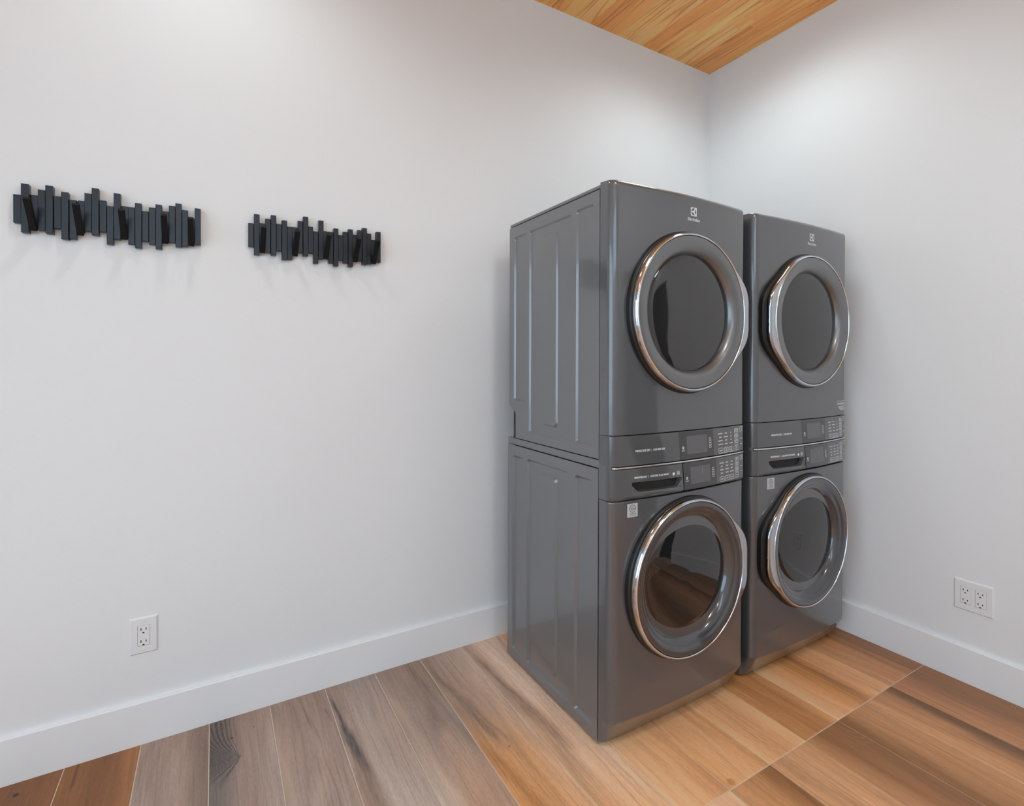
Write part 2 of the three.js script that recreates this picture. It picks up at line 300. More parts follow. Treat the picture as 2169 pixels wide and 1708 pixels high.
// ------------------------------------------------------------------ downlights
for (const [x, z, candela, label] of DOWNLIGHTS) {
  const t = thing('recessed_downlight', label, 'ceiling light', [x, CEIL, z]);
  part('trim_ring', lathe([[0.052, 0], [0.055, -0.006], [0.072, -0.005], [0.075, 0]], 48).rotateX(Math.PI), M.trim, t).rotation.x = Math.PI / 2;
  part('lens', new THREE.SphereGeometry(0.05, 40, 10, 0, Math.PI * 2, Math.PI / 2, Math.PI / 2).scale(1, 0.4, 1).translate(0, -0.001, 0), M.glow, t);
  const s = new THREE.SpotLight(new THREE.Color(0.86, 0.98, 1.01), candela, 0, 1.5, 0.5, 2);
  s.position.set(x, CEIL - 0.024, z); s.target.position.set(x, 0, z); s.castShadow = true; s.shadow.radius = z < 0.61 && x < -2 ? 2 : 10; s.shadow.mapSize.set(1024, 1024);
  scene.add(s, s.target);
}

// ------------------------------------------------------------------ coat racks
const STICKS = [[1.7981, 1.7124, 0], [1.8326, 1.6841, 1], [1.806, 1.696, 2], [1.8218, 1.6964, 0], [1.8367, 1.6881, 1], [1.8083, 1.708, 0], [1.8229, 1.6753, 1], [1.8025, 1.6789, 0], [1.8065, 1.7005, 2], [1.8294, 1.7086, 0], [1.8477, 1.6972, 1], [1.8128, 1.7115, 0], [1.797, 1.6727, 0], [1.8405, 1.6916, 1], [1.806, 1.696, 2], [1.8026, 1.6793, 0], [1.8173, 1.6689, 1], [1.7946, 1.6944, 0], [1.8097, 1.6854, 0], [1.8213, 1.6724, 1], [1.8062, 1.6982, 2], [1.8238, 1.6985, 0], [1.8338, 1.6856, 1], [1.8151, 1.69, 0], [1.7938, 1.697, 2], [1.8254, 1.7, 1]];
function coatRack(x0, label) {
  const P = 0.0187, Y = 1.756, t = thing('coat_rack', label, 'coat rack', [x0 + 13 * P, Y, 0], 0);
  STICKS.forEach(([top, bot, kind], i) => {
    const x = (i + 0.5 - 13) * P, w = P - 0.0008, h = top - bot;
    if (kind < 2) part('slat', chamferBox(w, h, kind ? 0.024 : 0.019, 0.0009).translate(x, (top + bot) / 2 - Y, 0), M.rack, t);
    else {
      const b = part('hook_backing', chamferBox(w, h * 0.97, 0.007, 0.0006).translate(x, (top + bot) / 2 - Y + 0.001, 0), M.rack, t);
      const k = part('hook', chamferBox(w - 0.0006, 0.106, 0.013, 0.0009).translate(0, 0.053, -0.0065), M.hook, t, 'slat tilted out as a coat hook');
      k.position.set(x, 1.6955 - Y, 0.0165); k.rotation.x = 0.72;
    }
  });
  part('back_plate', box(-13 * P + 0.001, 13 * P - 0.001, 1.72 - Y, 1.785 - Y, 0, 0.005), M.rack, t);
  return t;
}
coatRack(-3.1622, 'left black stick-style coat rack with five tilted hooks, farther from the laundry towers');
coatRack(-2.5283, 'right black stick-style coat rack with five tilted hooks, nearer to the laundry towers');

// ------------------------------------------------------------------ outlets
function outlet(name, label, pos, turn, w, gangs) {
  const h = 0.124, t = thing(name, label, 'outlet', pos, turn);
  const s = shapeOf([[-w / 2 + 0.005, -h / 2 + 0.005], [w / 2 - 0.005, -h / 2 + 0.005], [w / 2 - 0.005, h / 2 - 0.005], [-w / 2 + 0.005, h / 2 - 0.005]]);
  for (const g of gangs) s.holes.push(pathOf(rrPoints(g - 0.0175, -0.0345, g + 0.0175, 0.0345, 0.0022, 3)));
  const face = strip(rrPoints(-w / 2, -h / 2, w / 2, h / 2, 0.002, 2), rrPoints(-w / 2 + 0.005, -h / 2 + 0.005, w / 2 - 0.005, h / 2 - 0.005, 0.0005, 2), 0.0012, 0.0055);
  part('faceplate', [new THREE.ShapeGeometry(s).translate(0, 0, 0.0055), face, strip(rrPoints(-w / 2, -h / 2, w / 2, h / 2, 0.002, 2), rrPoints(-w / 2, -h / 2, w / 2, h / 2, 0.002, 2), 0, 0.0012),
    ...gangs.map((g) => strip(rrPoints(g - 0.0175, -0.0345, g + 0.0175, 0.0345, 0.0022, 3), rrPoints(g - 0.0175, -0.0345, g + 0.0175, 0.0345, 0.0022, 3), 0.0055, 0.001))], M.plate, t);
  for (const g of gangs) {
    const inner = new THREE.ExtrudeGeometry(shapeOf(rrPoints(-0.0158, -0.0328, 0.0158, 0.0328, 0.002, 3)), { depth: 0.0048, bevelEnabled: true, bevelSize: 0.001, bevelThickness: 0.001, bevelSegments: 2 }).translate(g, 0, 0.0004);
    const r = part('receptacle', inner, M.plate, t);
    for (const v of [0.0222, -0.0188]) {
      part('blade_slot', [box(g - 0.0092, g - 0.0066, v - 0.0044, v + 0.0044, 0.003, 0.0064)], M.slot, r);
      part('blade_slot', [box(g + 0.005, g + 0.0076, v - 0.0036, v + 0.0036, 0.003, 0.0064)], M.slot, r);
      const gs = new THREE.Shape(); gs.moveTo(-0.0029, 0); gs.absarc(0, 0, 0.0031, Math.PI, 0, true); gs.lineTo(0.0029, -0.0014); gs.lineTo(-0.0029, -0.0014);
      part('ground_slot', new THREE.ExtrudeGeometry(gs, { depth: 0.0034, bevelEnabled: false }).translate(g - 0.0012, v - 0.0128, 0.003), M.slot, r);
    }
    if (gangs.length > 1) part('reset_button', [box(g - 0.009, g + 0.009, -0.0015, 0.0045, 0.004, 0.0068)], M.plate, r);
    for (const v of [0.0485, -0.0485]) part('screw', [new THREE.SphereGeometry(0.0032, 14, 8, 0, Math.PI * 2, 0, Math.PI / 2).rotateX(Math.PI / 2).scale(1, 1, 0.4).translate(g, v, 0.0055)], M.plate, t);
  }
}
outlet('wall_outlet', 'single white wall outlet low on the wall below the left coat rack', [-2.8429, 0.3633, 0], 0, 0.0795, [0]);
outlet('double_wall_outlet', 'wide white double wall outlet low on the wall right of the laundry towers', [0, 0.3505, 1.2867], -Math.PI / 2, 0.126, [-0.0235, 0.0235]);

// ------------------------------------------------------------------ laundry towers
const font = await new FontLoader().loadAsync('fonts/droid/droid_sans_bold.typeface.json');
const TW = 0.686, ZS = 0.789;
const off = (g) => g.translate(-TW / 2, 0, -0.5);     // tower coordinates: x from its left side, z from the wall, then to the base centre
function section(zE, bow, rc = 0.03, n = 30) {
  const o = [[0, ZS], [0, (ZS + zE - rc) / 2], [0, zE - rc]];
  for (let i = 1; i < 9; i++) { const a = Math.PI - i / 9 * Math.PI / 2; o.push([rc + rc * Math.cos(a), zE - rc + rc * Math.sin(a)]); }
  for (let i = 0; i <= n; i++) { const x = rc + (TW - 2 * rc) * i / n, t = 2 * i / n - 1; o.push([x, zE + bow * (1 - t * t)]); }
  for (let i = 1; i < 9; i++) { const a = Math.PI / 2 - i / 9 * Math.PI / 2; o.push([TW - rc + rc * Math.cos(a), zE - rc + rc * Math.sin(a)]); }
  o.push([TW, zE - rc], [TW, (ZS + zE - rc) / 2], [TW, ZS]); return o;
}
const ZE = 0.850, BOW = 0.016;
const frontZ = (x) => { const rc = 0.03; if (x < rc) return ZE - rc + Math.sqrt(Math.max(0, rc * rc - (rc - x) ** 2)); if (x > TW - rc) return ZE - rc + Math.sqrt(Math.max(0, rc * rc - (x - TW + rc) ** 2)); const t = 2 * (x - rc) / (TW - 2 * rc) - 1; return ZE + BOW * (1 - t * t); };
// sweep of a section over rows [y, setback]
function sweep(sec, rows, sx = 0.35) {
  const zF = Math.max(...sec.map((p) => p[1])), out = [], uv = [];
  for (const [y, d] of rows) {
    out.push(sec.map(([x, z]) => { const k = (z - ZS) / (zF - ZS); return [TW / 2 + (x - TW / 2) * (1 - d * sx * Math.min(1, k * 1.5) / (TW / 2)), y, z - d * k]; }));
    uv.push(sec.map(([x]) => [x / TW, y]));
  }
  return grid(out, uv);
}
function roundTop(y, r, n = 6) { const o = []; for (let i = 0; i <= n; i++) { const a = i / n * Math.PI / 2; o.push([y - r + r * Math.sin(a), r * (1 - Math.cos(a))]); } return o; }

function embossedSide(outline, recesses, depth = 0.0065, bev = 0.0065) {
  const sheet = shapeOf(outline), geos = [];
  for (const { r, isl } of recesses) {
    const A = rrPoints(...r, 0.014), B = rrPoints(r[0] + bev, r[1] + bev, r[2] - bev, r[3] - bev, 0.008);
    sheet.holes.push(pathOf(A)); geos.push(strip(A, B, 0, -depth));
    const fl = shapeOf(B);
    if (isl) { const C = rrPoints(...isl, 0.02), Dp = rrPoints(isl[0] + bev, isl[1] + bev, isl[2] - bev, isl[3] - bev, 0.014); fl.holes.push(pathOf(C)); geos.push(strip(C, Dp, -depth, 0), new THREE.ShapeGeometry(shapeOf(Dp))); }
    geos.push(new THREE.ShapeGeometry(fl).translate(0, 0, -depth));
  }
  geos.unshift(new THREE.ShapeGeometry(sheet), strip(outline, outline, 0, -0.012));
  const g = merge(geos), p = g.attributes.position, q = g.attributes.normal;
  for (const a of [p, q]) for (let i = 0; i < a.count; i++) { const [x, y, z] = [a.getX(i), a.getY(i), a.getZ(i)]; a.setXYZ(i, -z, y, x); }
  return g;
}
const DRY_SIDE = embossedSide([[0.786, 0.967], [0.786, 1.8715], [0.183, 1.8715], [0.183, 1.112], [0.187, 1.103], [0.233, 1.078], [0.238, 1.068], [0.238, 0.967]],
  [{ r: [0.222, 1.124, 0.318, 1.827] }, { r: [0.344, 1.0, 0.632, 1.828], isl: [0.438, 1.043, 0.54, 1.786] }, { r: [0.658, 1.002, 0.755, 1.834] }]);
const WASH_SIDE = embossedSide([[0.783, 0.012], [0.783, 0.933], [0.172, 0.933], [0.172, 0.012]],
  [{ r: [0.212, 0.047, 0.304, 0.89] }, { r: [0.33, 0.044, 0.616, 0.892], isl: [0.424, 0.088, 0.538, 0.856] }, { r: [0.653, 0.046, 0.752, 0.89] }], 0.0085, 0.009);
const mirrorX = (g) => { const m = g.clone(); const p = m.attributes.position, q = m.attributes.normal; for (let i = 0; i < p.count; i++) { p.setX(i, TW - p.getX(i)); q.setX(i, -q.getX(i)); } return m; };

// control fascia: wraps the corner, leans out towards the bottom
const fasciaEdge = (h) => 0.001 + 0.003 * h, fasciaBow = (h) => BOW + 0.001 + 0.013 * h;
function fascia(y0, y1, lip, xa = -1, xb = 9) {
  const rows = [], n = 8, R = [], U = [];
  for (let j = 0; j <= n; j++) rows.push([y0 + (y1 - y0) * j / n, 0]);
  if (lip) rows.unshift([y0 - 0.010, 0.021], [y0 - 0.008, 0.016]);
  rows.push([y1 + 0.001, 0.002]);
  for (const [y, d] of rows) {
    const h = Math.max(0, Math.min(1, (1.049 - y) / 0.204)), sec = section(ZE + fasciaEdge(h), fasciaBow(h), 0.026, 60).filter(([x, z]) => x >= xa - 1e-6 && x <= xb + 1e-6);
    R.push(sec.map(([x, z]) => { const k = (z - ZS) / 0.08; const t = 2 * x / TW - 1; return [x, y, z - d * Math.min(1, Math.max(0, k)) * (lip ? 0.25 + 0.75 * (1 - t * t) : 1)]; }));
    U.push(sec.map(([x]) => [x / TW, (y - y0) / (y1 - y0)]));
  }
  return grid(R, U);
}
const fasciaZ = (x, y) => { const h = (1.049 - y) / 0.204, t = 2 * (x - 0.026) / (TW - 0.052) - 1; return ZE + fasciaEdge(h) + fasciaBow(h) * (1 - t * t); };
function onFascia(x0, x1, y0, y1, lift, skew = 0) {
  const R = [], U = [];
  for (let j = 0; j <= 4; j++) { const r = [], u = []; for (let i = 0; i <= 16; i++) { const x = x0 + (x1 - x0) * i / 16, y = y0 + (y1 - y0) * j / 4; r.push([x, y, fasciaZ(x, y) + lift]); u.push([i / 16, j / 4]); } R.push(r); U.push(u); }
  return grid(R, U);
}
function onFront(cols, lift, n = 4) {       // cols: [x, yLow, yHigh]
  const xs = cols.map((c) => c[0]), yl = Math.min(...cols.map((c) => c[1])), yh = Math.max(...cols.map((c) => c[2])), R = [], U = [];
  for (let j = 0; j <= n; j++) { R.push(cols.map(([x, a, b]) => [x, a + (b - a) * j / n, frontZ(x) + lift])); U.push(cols.map(([x, a, b]) => [(x - xs[0]) / (xs[xs.length - 1] - xs[0]), (a + (b - a) * j / n - yl) / (yh - yl)])); }
  return grid(R, U);
}

// ---- printed faces
const INK = '#ffffff';
const FAS = '#525456';
function text(g, s, x, y, size, o = {}) { g.fillStyle = o.color ?? INK; g.font = `${o.bold === false ? '' : 'bold '}${size}px sans-serif`; g.textAlign = o.align ?? 'left'; g.textBaseline = 'middle'; if (o.width) { const w = g.measureText(s).width; g.save(); g.translate(x, y); g.scale(o.width / w, 1); g.fillText(s, 0, 0); g.restore(); } else g.fillText(s, x, y); }
function rrect(g, x, y, w, h, r) { g.beginPath(); g.roundRect(x, y, w, h, r); g.stroke(); }
// a fascia canvas covers the full width (0.686 m) and 0.1 m of height at 2985 px per metre
const PXM = 2985;
function keypad(g, w, h, rows, keys, cols, tags) {
  const X = (m) => m / TW * w, Y = (f) => f * h;
  const cx = [0.518, 0.553, 0.585];
  rows.forEach((r, j) => r.forEach((s, i) => text(g, s, X(cx[i]), Y(0.22 + j * 0.135), 19, { align: 'center', bold: true })));
  g.strokeStyle = INK; g.lineWidth = 3;
  keys.forEach((s, i) => { const x = X(cx[i]); g.lineWidth = 4; rrect(g, x - 40, Y(0.77), 80, 56, 8); const q = s.split('|'); q.forEach((p, k) => text(g, p, x, Y(0.78) + 25 + (k - (q.length - 1) / 2) * 20, 18, { align: 'center' })); });
  cols.forEach((s, i) => { const x = X(0.622), y = Y(0.1 + i * 0.22); g.lineWidth = 3.4; rrect(g, x - 37, y, 74, 52, 8); const q = s.split('|'); q.forEach((p, k) => text(g, p, x, y + 24 + (k - (q.length - 1) / 2) * 19, 16, { align: 'center' })); });
  tags.forEach((s, i) => { const x = X(0.657), y = Y([0.06, 0.42, 0.64][i]); if (!i) { g.lineWidth = 4; rrect(g, x - 30, y, 60, 50, 8); } text(g, s, x, y + 25, i ? 15 : 20, { align: 'center' }); });
  g.lineWidth = 2; for (const [a, b] of [[0.508, 0.563], [0.575, 0.632]]) { g.beginPath(); g.moveTo(X(a), Y(0.972)); g.lineTo(X(b), Y(0.972)); g.stroke(); }
}
const dryPrint = canvasTex(2048, 300, (g, w, h) => {
  g.fillStyle = FAS; g.fillRect(0, 0, w, h);
  text(g, 'PREDICTIVE DRY  |  LUXCARE DRY', 0.0955 / TW * w, 158, 29, { width: 0.128 / TW * w });
  keypad(g, w, h, [['SANITIZE', 'HIGH', 'SL'], ['HIGH', 'NORMAL', '60'], ['NORMAL', 'LOW', '40'], ['DELICATE', 'DAMP', '20 MIN']], ['TEMP', 'DRY|LEVEL', 'DRY|TIME'], ['INSTANT|REFRESH', 'EXTENDED|TUMBLE', 'REDUCE|STATIC', 'DRY|RACK'], ['▷II', 'WI-FI', 'LIGHT']);
});
const washPrint = canvasTex(2048, 300, (g, w, h) => {
  g.fillStyle = FAS; g.fillRect(0, 0, w, h);
  keypad(g, w, h, [['SANITIZE', 'HEAVY', 'MAX'], ['HOT', 'HIGH', 'HIGH'], ['WARM', 'NORMAL', 'MED'], ['COLD', 'LIGHT', 'NO SPIN']], ['TEMP', 'SOIL', 'SPIN'], ['STAIN|SOAK', 'EXTRA|RINSE', 'PERFECT|STEAM', 'DELAY'], ['▷II', 'WI-FI', 'LOCK']);
});
const drawerPrint = canvasTex(1024, 340, (g, w, h) => {     // drawer front: x 0 .. 0.302, y 0.845 .. 0.939
  g.fillStyle = FAS; g.fillRect(0, 0, w, h);
  const X = (m) => m / 0.302 * w, Y = (y) => (0.939 - y) / 0.094 * h;
  text(g, 'SMARTBOOST  |  LUXCARE PLUS WASH', X(0.0885), Y(0.909), 32, { width: X(0.146) });
  g.fillStyle = INK; g.beginPath(); g.ellipse(X(0.2575), Y(0.907), 19, 19, 0, 0, 7); g.fill();
  g.strokeStyle = FAS; g.lineWidth = 4; g.beginPath(); g.arc(X(0.2575) - 6, Y(0.909), 9, Math.PI, 0); g.stroke(); g.beginPath(); g.arc(X(0.2575) + 8, Y(0.906), 8, 0, Math.PI); g.stroke();
  g.fillStyle = '#aeb1b3'; g.fillRect(X(0.2722), Y(0.9145), 46, 48); g.strokeStyle = '#4a4c4e'; g.lineWidth = 3; g.beginPath(); g.arc(X(0.279), Y(0.9085), 12, 3.6, 5.8); g.stroke(); g.fillStyle = '#55585a'; g.fillRect(X(0.2722) + 5, Y(0.9035), 36, 4);
});
function displayPrint(wash) {
  return canvasTex(640, 340, (g, w, h) => {
    g.fillStyle = '#222224'; g.fillRect(0, 0, w, h);
    g.fillStyle = '#505154'; g.fillRect(w * 0.2, h * 0.17, w * 0.6, h * 0.66);
    if (!wash) { g.fillStyle = '#505153'; g.fillRect(w * 0.2, h * 0.66, w * 0.6, h * 0.03); }
    else { g.fillStyle = '#8d8f91'; g.fillRect(w * 0.55, h * 0.26, 4, h * 0.24); }
    g.strokeStyle = INK; g.lineWidth = 6; g.beginPath(); g.arc(w * 0.095, h * 0.58, 15, 0, 7); g.stroke(); g.fillStyle = INK; g.fillRect(w * 0.095 - 2.5, h * 0.58 - 8, 5, 16);
    text(g, 'ON/OFF', w * 0.095, h * 0.685, 15, { align: 'center' });
    g.lineWidth = 4; rrect(g, w * 0.86, h * 0.32, 40, h * 0.36, 8);
    g.fillStyle = INK; for (const [y, s] of [[0.4, -1], [0.6, 1]]) { g.beginPath(); g.moveTo(w * 0.86 + 20, h * y + s * 10); g.lineTo(w * 0.86 + 11, h * y - s * 8); g.lineTo(w * 0.86 + 29, h * y - s * 8); g.fill(); }
    g.strokeStyle = INK; g.lineWidth = 3; g.strokeRect(w * 0.86 + 11, h * 0.485, 18, 10);
  });
}
const coldPrint = canvasTex(256, 272, (g, w, h) => {
  g.fillStyle = '#c3c6c8'; g.fillRect(0, 0, w, h);
  const cx = w * 0.52, cy = h * 0.38; g.strokeStyle = '#45484a'; g.lineWidth = 12; g.beginPath(); g.ellipse(cx, cy, 74, 74, 0, 0, 7); g.stroke();
  g.lineWidth = 8; g.beginPath(); g.arc(cx, cy, 40, 0, 7); g.stroke(); g.fillStyle = '#c3c6c8'; g.fillRect(cx - 66, cy - 26, 132, 52);
  text(g, 'Tide', cx, cy, 60, { color: '#45484a', align: 'center' });
  text(g, 'COLD', w * 0.2, h * 0.77, 46, { color: '#3a3d3f', width: w * 0.66 }); text(g, 'CERTIFIED', w * 0.2, h * 0.9, 24, { color: '#3a3d3f', width: w * 0.66 });
});
const boostPrint = canvasTex(256, 140, (g, w, h) => {
  g.fillStyle = '#babdbf'; g.fillRect(0, 0, w, h); g.fillStyle = '#55585a'; g.fillRect(14, 14, w, 60);
  text(g, 'DRYBOOST', 20, 44, 46, { width: w - 26 });
  g.fillStyle = '#9b9ea0'; for (let i = 0; i < 3; i++) g.fillRect(110 + i * 18, 86 + i * 16, 120 - i * 24, 6);
});
const printed = (map, o = {}) => phy({ map, metalness: 0.12, roughness: 0.32, clearcoat: 1, clearcoatRoughness: 0.03, ...o });
M.dryPrint = printed(dryPrint); M.washPrint = printed(washPrint); M.drawerPrint = printed(drawerPrint);
M.dryDisplay = phy({ map: displayPrint(false), roughness: 0.12, clearcoat: 1, clearcoatRoughness: 0.02 }); M.washDisplay = phy({ map: displayPrint(true), roughness: 0.12, clearcoat: 1, clearcoatRoughness: 0.02 });
M.cold = std({ map: coldPrint, roughness: 0.45 }); M.boost = std({ map: boostPrint, roughness: 0.45 });

// ---- emblem and wordmark
function emblem(cx, y0, size) {
  const sq = shapeOf(rrPoints(-0.5, -0.5, 0.5, 0.5, 0.03, 2)), R = 0.425, A = (d) => d * Math.PI / 180, P = (d) => [R * Math.cos(A(d)), R * Math.sin(A(d))];
  for (const [a, b, bulge] of [[-52, 52, 0.09], [68, 172, 0.12], [188, 292, 0.12]]) {
    const pts = []; for (let i = 0; i <= 14; i++) pts.push(P(a + (b - a) * i / 14));
    const p = P(b), q = P(a), m = (a + b) / 2; for (let i = 1; i < 14; i++) { const t = i / 14, s = Math.sin(t * Math.PI) * bulge; pts.push([p[0] + (q[0] - p[0]) * t - s * Math.cos(A(m)), p[1] + (q[1] - p[1]) * t - s * Math.sin(A(m))]); }
    sq.holes.push(pathOf(pts));
  }
  return new THREE.ExtrudeGeometry(sq, { depth: 0.02, bevelEnabled: false }).scale(size, size, size).translate(cx, y0, frontZ(cx) - 0.0002);
}
function wordmark(cx, yBase, width) {
  const g = new TextGeometry('Electrolux', { font, size: 1, depth: 0.05, curveSegments: 4 }); g.computeBoundingBox(); const w = g.boundingBox.max.x - g.boundingBox.min.x, s = width / w;
  return g.translate(-w / 2, 0, 0).scale(s, s * 1.12, 0.012).translate(cx, yBase, frontZ(cx) - 0.0001);
}

// ---- door
function hull(side, R, xw, yw, n = 96) {
  // circle of radius R flattened out to x = xw between y = -yw .. yw on one side
  const pts = [];
  for (let i = 0; i < n; i++) {
    const a = i / n * Math.PI * 2, c = Math.cos(a), s = Math.sin(a);
    const y = R * s, k = c > 0 && xw > R ? 1 - sm(0.045, yw, Math.abs(y)) : 0;
    pts.push([side * (R * c + k * (xw - R * c)), y]);
  }
  return side < 0 ? pts.reverse() : pts;
}
function loft(loops) { return grid(loops.map((l) => [...l, l[0]]), null); }
function door(kind, side, yc, parent) {
  const C = [TW / 2, yc], T = (g) => off(g.translate(C[0], C[1], 0));
  const Z = (x, yw, r, z) => hull(side, r, x, yw).map(([p, q]) => [p, q, z]);
  const rub = part(kind === 'dryer' ? 'dryer_door' : 'washer_door', T(loft([Z(0.319, 0.2, 0.286, 0.845), Z(0.323, 0.2, 0.287, 0.866), Z(0.320, 0.2, 0.284, 0.8705), Z(0.309, 0.19, 0.2795, 0.8755), Z(0, 0, 0.26, 0.8775)])), M.rubber, parent);
  part('bezel', T(loft([Z(0.2965, 0.19, 0.2785, 0.8765), Z(0.3035, 0.19, 0.2805, 0.8775), Z(0.3060, 0.19, 0.2800, 0.8840), Z(0.3042, 0.19, 0.2783, 0.8890), Z(0.298, 0.185, 0.2765, 0.8918), Z(0.287, 0.18, 0.2754, 0.8928), Z(0, 0, 0.2743, 0.8932)])), M.chrome, rub, 'polished outer rim of the door, flared to a grip on one side');
  part('rim', T(lathe([[0.2746, 0.893], [0.2735, 0.895], [0.2718, 0.896], [0.2700, 0.8953], [0.2692, 0.893]])), M.brightChrome, rub, 'thin bright ring round the door');
  if (kind === 'dryer') {
    part('door_ring', T(lathe([[0.2685, 0.887], [0.2680, 0.8925], [0.2655, 0.8940], [0.25, 0.8935], [0.236, 0.8915], [0.228, 0.8885], [0.2245, 0.8865], [0.2215, 0.8852], [0.2165, 0.881], [0.2110, 0.8735], [0.2078, 0.865], [0.2070, 0.858]])), M.ring, rub, 'grey dished ring of the dryer door');
    part('door_glass', T(lathe([[0, 0.8815], [0.05, 0.8808], [0.1, 0.8787], [0.15, 0.8752], [0.18, 0.8724], [0.2, 0.8695], [0.2075, 0.866]])), M.smokedGlass, rub, 'smoked dark glass of the dryer door');
  } else {
    part('door_ring', T(lathe([[0.2685, 0.887], [0.2680, 0.8925], [0.2655, 0.8940], [0.252, 0.8925], [0.243, 0.889], [0.2405, 0.8845], [0.237, 0.8835], [0.2290, 0.8815], [0.222, 0.8765], [0.2145, 0.868], [0.2085, 0.858], [0.2060, 0.848]])), M.darkRing, rub, 'dark glossy dished ring of the washer door');
    part('door_glass', T(lathe([[0, 0.8775], [0.05, 0.8767], [0.1, 0.8742], [0.15, 0.8698], [0.18, 0.866], [0.2, 0.861], [0.207, 0.857]])), M.washGlass, rub, 'clear dark bowl glass of the washer door');
  }
}
M.washGlass = phy({ color: lin(0.012, 0.0125, 0.0135), roughness: 0.02, ior: 1.75 });

function tower(name, label, x0, handleSide, extra) {
  const t = thing(name, label, 'washer dryer', [x0 + TW / 2, 0, 0.5], 0);
  const add = (n, g, m, parent = t, l) => part(n, [g].flat().map((q) => off(q)), m, parent, l);
  add('inner_cabinet', [box(0.013, TW - 0.013, 0.03, 1.868, 0.2, 0.785), box(0.03, TW - 0.03, 0.13, 0.832, 0.78, 0.838), box(0.03, TW - 0.03, 1.05, 1.865, 0.78, 0.838), box(0.03, TW - 0.03, 0.82, 1.06, 0.78, 0.808)], M.black);
  add('back_panel', [box(0.004, TW - 0.004, 0.02, 0.93, 0.172, 0.178), box(0.004, TW - 0.004, 1.11, 1.868, 0.184, 0.19), box(0.004, TW - 0.004, 0.965, 1.07, 0.238, 0.244)], M.sideSteel);
  add('dryer_side_panel', DRY_SIDE.clone(), M.sideSteel); add('dryer_side_panel', mirrorX(DRY_SIDE), M.sideSteel);
  add('washer_side_panel', WASH_SIDE.clone(), M.sideSteel); add('washer_side_panel', mirrorX(WASH_SIDE), M.sideSteel);
  // top lid and the band between the two machines
  const slab = (y0, y1, z0, z1, r) => new THREE.ExtrudeGeometry(shapeOf(rrPoints(r, z0 + r, TW - r, z1 - r, 0.004, 3)), { depth: y1 - y0 - 2 * r, bevelEnabled: true, bevelSize: r, bevelThickness: r, bevelSegments: 3 }).rotateX(-Math.PI / 2).scale(1, 1, -1).translate(0, y0 + r, 0);
  const lid = slab(1.8752, 1.8875, 0.183, 0.787, 0.004), band = slab(0.9372, 0.9632, 0.172, 0.787, 0.0012);
  for (const g of [lid, band]) { const q = g.index ? g.toNonIndexed() : g; q.computeVertexNormals(); }
  add('top_lid', lid, M.sideSteel); add('middle_band', band, M.sideSteel);
  // fronts
  const df = add('dryer_front', sweep(section(ZE, BOW), [[1.0505, 0.003], [1.0515, 0.0005], [1.0535, 0], [1.2, 0], [1.45, 0], [1.7, 0], ...roundTop(1.893, 0.02), [1.893, 0.045], [1.892, 0.077]]), M.steel, t, 'dark grey metallic dryer front');
  part('brand_emblem', [off(emblem(0.3648, 1.8305, 0.0305))], M.white, df, 'white square emblem with a round three-leaf mark');
  part('brand_name', [off(wordmark(0.3648, 1.7972, 0.0625))], M.white, df, 'white printed maker wordmark');
  const wf = add('washer_front', sweep(section(ZE, BOW), [[0.013, 0.07], [0.0135, 0.062], [0.016, 0.058], [0.022, 0.0535], [0.05, 0.035], [0.088, 0.0095], [0.0965, 0.0035], [0.1005, 0.001], [0.106, 0], [0.4, 0], [0.7, 0], [0.827, 0], [0.8305, 0.0008], [0.8325, 0.003], [0.833, 0.02]]), M.steel, t, 'dark grey metallic washer front with undercut foot');
  const cx = extra.cold, colsC = []; for (let i = 0; i <= 6; i++) colsC.push([cx - 0.0215 + 0.043 * i / 6, 0.7775, 0.8225]);
  part('cold_sticker', [off(onFront(colsC, 0.0005))], M.cold, wf, 'silver sticker with a round emblem reading COLD');
  if (extra.boost) { const cb = []; for (let i = 0; i <= 14; i++) { const x = 0.588 + 0.088 * i / 14; cb.push([x, i < 6 ? 1.099 - 0.0255 * i / 6 : 1.0735, 1.1175]); } part('boost_sticker', [off(onFront(cb, 0.0005))], M.boost, df, 'silver clipped-corner sticker reading DRYBOOST'); }
  // control fascias
  const dc = add('dryer_controls', fascia(0.9505, 1.0475, false), M.dryPrint, t, 'dark grey dryer control panel with printed keys');
  part('display', [off(onFascia(0.292, 0.474, 0.9508, 1.0472, 0.0005))], M.dryDisplay, dc, 'black glass dryer display');
  const wc = add('washer_controls', fascia(0.8465, 0.9375, true, 0.302), M.washPrint, t, 'dark grey washer control panel with printed keys');
  part('display', [off(onFascia(0.3035, 0.483, 0.8470, 0.9372, 0.0005))], M.washDisplay, wc, 'black glass washer display');
  // silver strip between the fascias
  { const R = []; for (const [dy, dz] of [[-0.0032, -0.004], [-0.0032, 0.0008], [-0.0015, 0.0026], [0.0015, 0.0026], [0.0032, 0.0008], [0.0032, -0.004]]) { const h = (1.049 - 0.944) / 0.204, s = section(ZE + fasciaEdge(h), fasciaBow(h), 0.026, 40).filter(([x]) => x > 0.006 && x < TW - 0.004); R.push(s.map(([x, z]) => [x, 0.944 + dy, z + dz])); } add('silver_strip', grid(R), M.brightChrome, t, 'silver strip between dryer and washer controls'); }
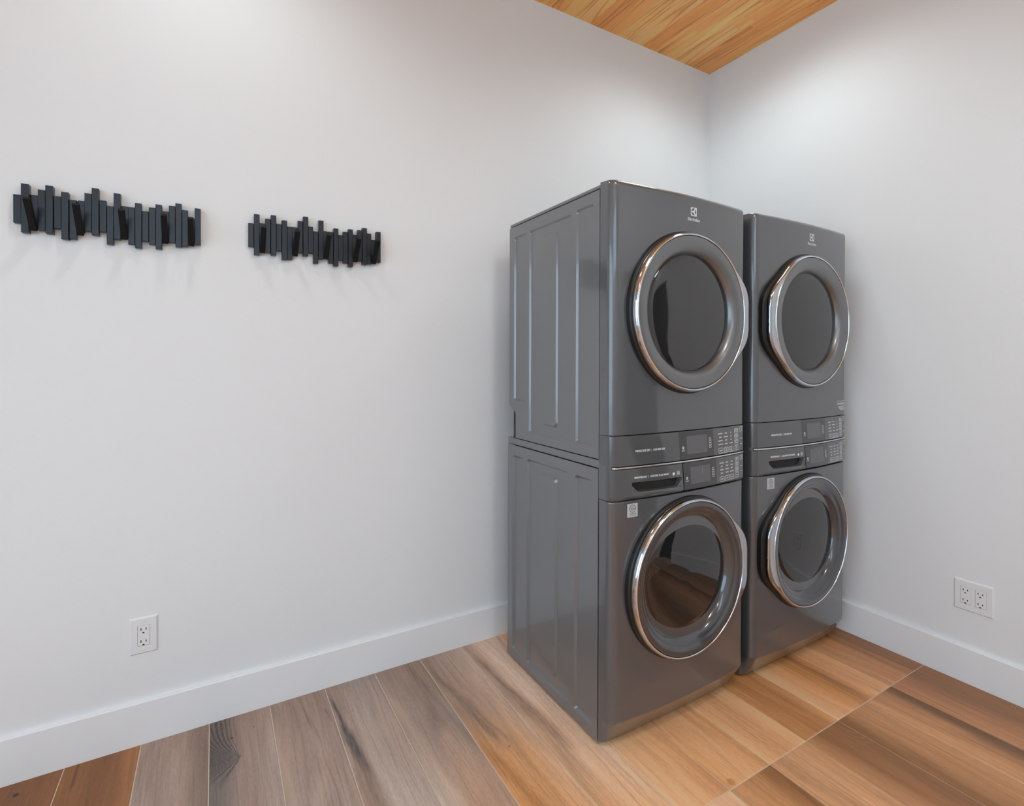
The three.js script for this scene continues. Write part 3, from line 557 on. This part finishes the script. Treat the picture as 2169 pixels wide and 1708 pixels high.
  // detergent drawer with a scooped grip
  {
    const R = [], U = [], y0 = 0.8465, y1 = 0.9375, ny = 60;
    const sec0 = section(ZE, BOW, 0.026, 60), xs = sec0.slice(2, 11).map((p) => p[0]); for (let i = 0; i <= 110; i++) xs.push(0.026 + (0.3005 - 0.026) * i / 110);
    const rowsY = [[y0 - 0.010, 0.018], [y0 - 0.008, 0.014]]; for (let j = 0; j <= ny; j++) rowsY.push([y0 + (y1 - y0) * j / ny, 0]); rowsY.push([y1 + 0.001, 0.002]);
    for (const [y, d] of rowsY) {
      const h = Math.max(0, Math.min(1, (1.049 - y) / 0.204)), rc = 0.026, zE = ZE + fasciaEdge(h);
      const r = xs.map((x, i) => {
        if (i < 9) { const p = section(zE, fasciaBow(h), rc, 60)[i + 2]; return [p[0], y, p[1] - d * 0.25]; }
        let z = fasciaZ(x, y); const t2 = 2 * x / TW - 1;
        // scoop: sharp upper edge, rounded lower corners
        const a0 = 0.079, a1 = 0.296, b1 = 0.8925, b0 = 0.8605, fx = sm(a0, a0 + 0.006, x) * (1 - sm(a1 - 0.006, a1, x));
        const low = b0 + 0.022 * ((1 - sm(a0, a0 + 0.045, x)) ** 2 + (1 - sm(0, 0.03, a1 - x)) ** 2);
        z -= 0.04 * fx * (1 - sm(b1 - 0.002, b1, y)) * sm(low - 0.001, low + 0.0035, y) + 0.004 * fx * (1 - sm(b1 - 0.002, b1, y)) * sm(b0 - 0.006, b0 - 0.004, y);
        return [x, y, z - d * (0.25 + 0.75 * (1 - t2 * t2))];
      });
      R.push(r); U.push(xs.map((x) => [x / 0.302, (y - 0.845) / 0.094]));
    }
    const dr = add('detergent_drawer', grid(R, U), M.drawerPrint, t, 'detergent drawer front with scooped grip');
    const G = []; for (let j = 0; j <= 1; j++) G.push(Array.from({ length: 25 }, (_, i) => { const x = 0.082 + 0.211 * i / 24, y = 0.858 + 0.0338 * j; return [x, y, fasciaZ(x, y) - 0.02]; }));
    part('grip_shade_sheet', [off(grid(G))], M.black, dr, 'added black sheet imitating the shade inside the drawer grip');  // flat black sheet set in the scoop, painted-in shade rather than a hollow
    const fr = section(ZE - 0.004, BOW).map(([x, z]) => [0.0015 + x * (TW - 0.003) / TW, z]);
    fr.unshift([0.0015, 0.7835]); fr.push([TW - 0.0015, 0.7835]);
    const ys = [0.8345, 0.9, 0.97, 1.0495], sheet = (y, p) => grid(y.map((v) => p.map(([x, z]) => [x, v, z])));
    add('control_frame', [sheet(ys, fr.filter(([x]) => x < 0.06)), sheet(ys, fr.filter(([x]) => x > TW - 0.06)), sheet([0.9345, 0.9535], fr.filter(([x]) => x > 0.05 && x < TW - 0.05))], M.steel, t, 'grey frame behind the control panels');
  }
  door('dryer', handleSide, 1.4685, t); door('washer', handleSide, 0.5315, t);
  for (const x of [0.07, TW - 0.07]) for (const z of [0.24, 0.76]) add('foot', [new THREE.CylinderGeometry(0.022, 0.026, 0.012, 20).translate(x, 0.006, z), new THREE.CylinderGeometry(0.007, 0.007, 0.03, 12).translate(x, 0.024, z)], M.rubber);
  return t;
}
tower('laundry_tower', 'left dark grey stacked washer and dryer tower, its whole ribbed side panel in view', -1.5202, 1, { cold: 0.087 });
tower('laundry_tower', 'right dark grey stacked washer and dryer tower in the corner, with a DRYBOOST sticker', -0.7783, -1, { cold: 0.0995, boost: true });

shade(scene);
renderer.render(scene, camera);
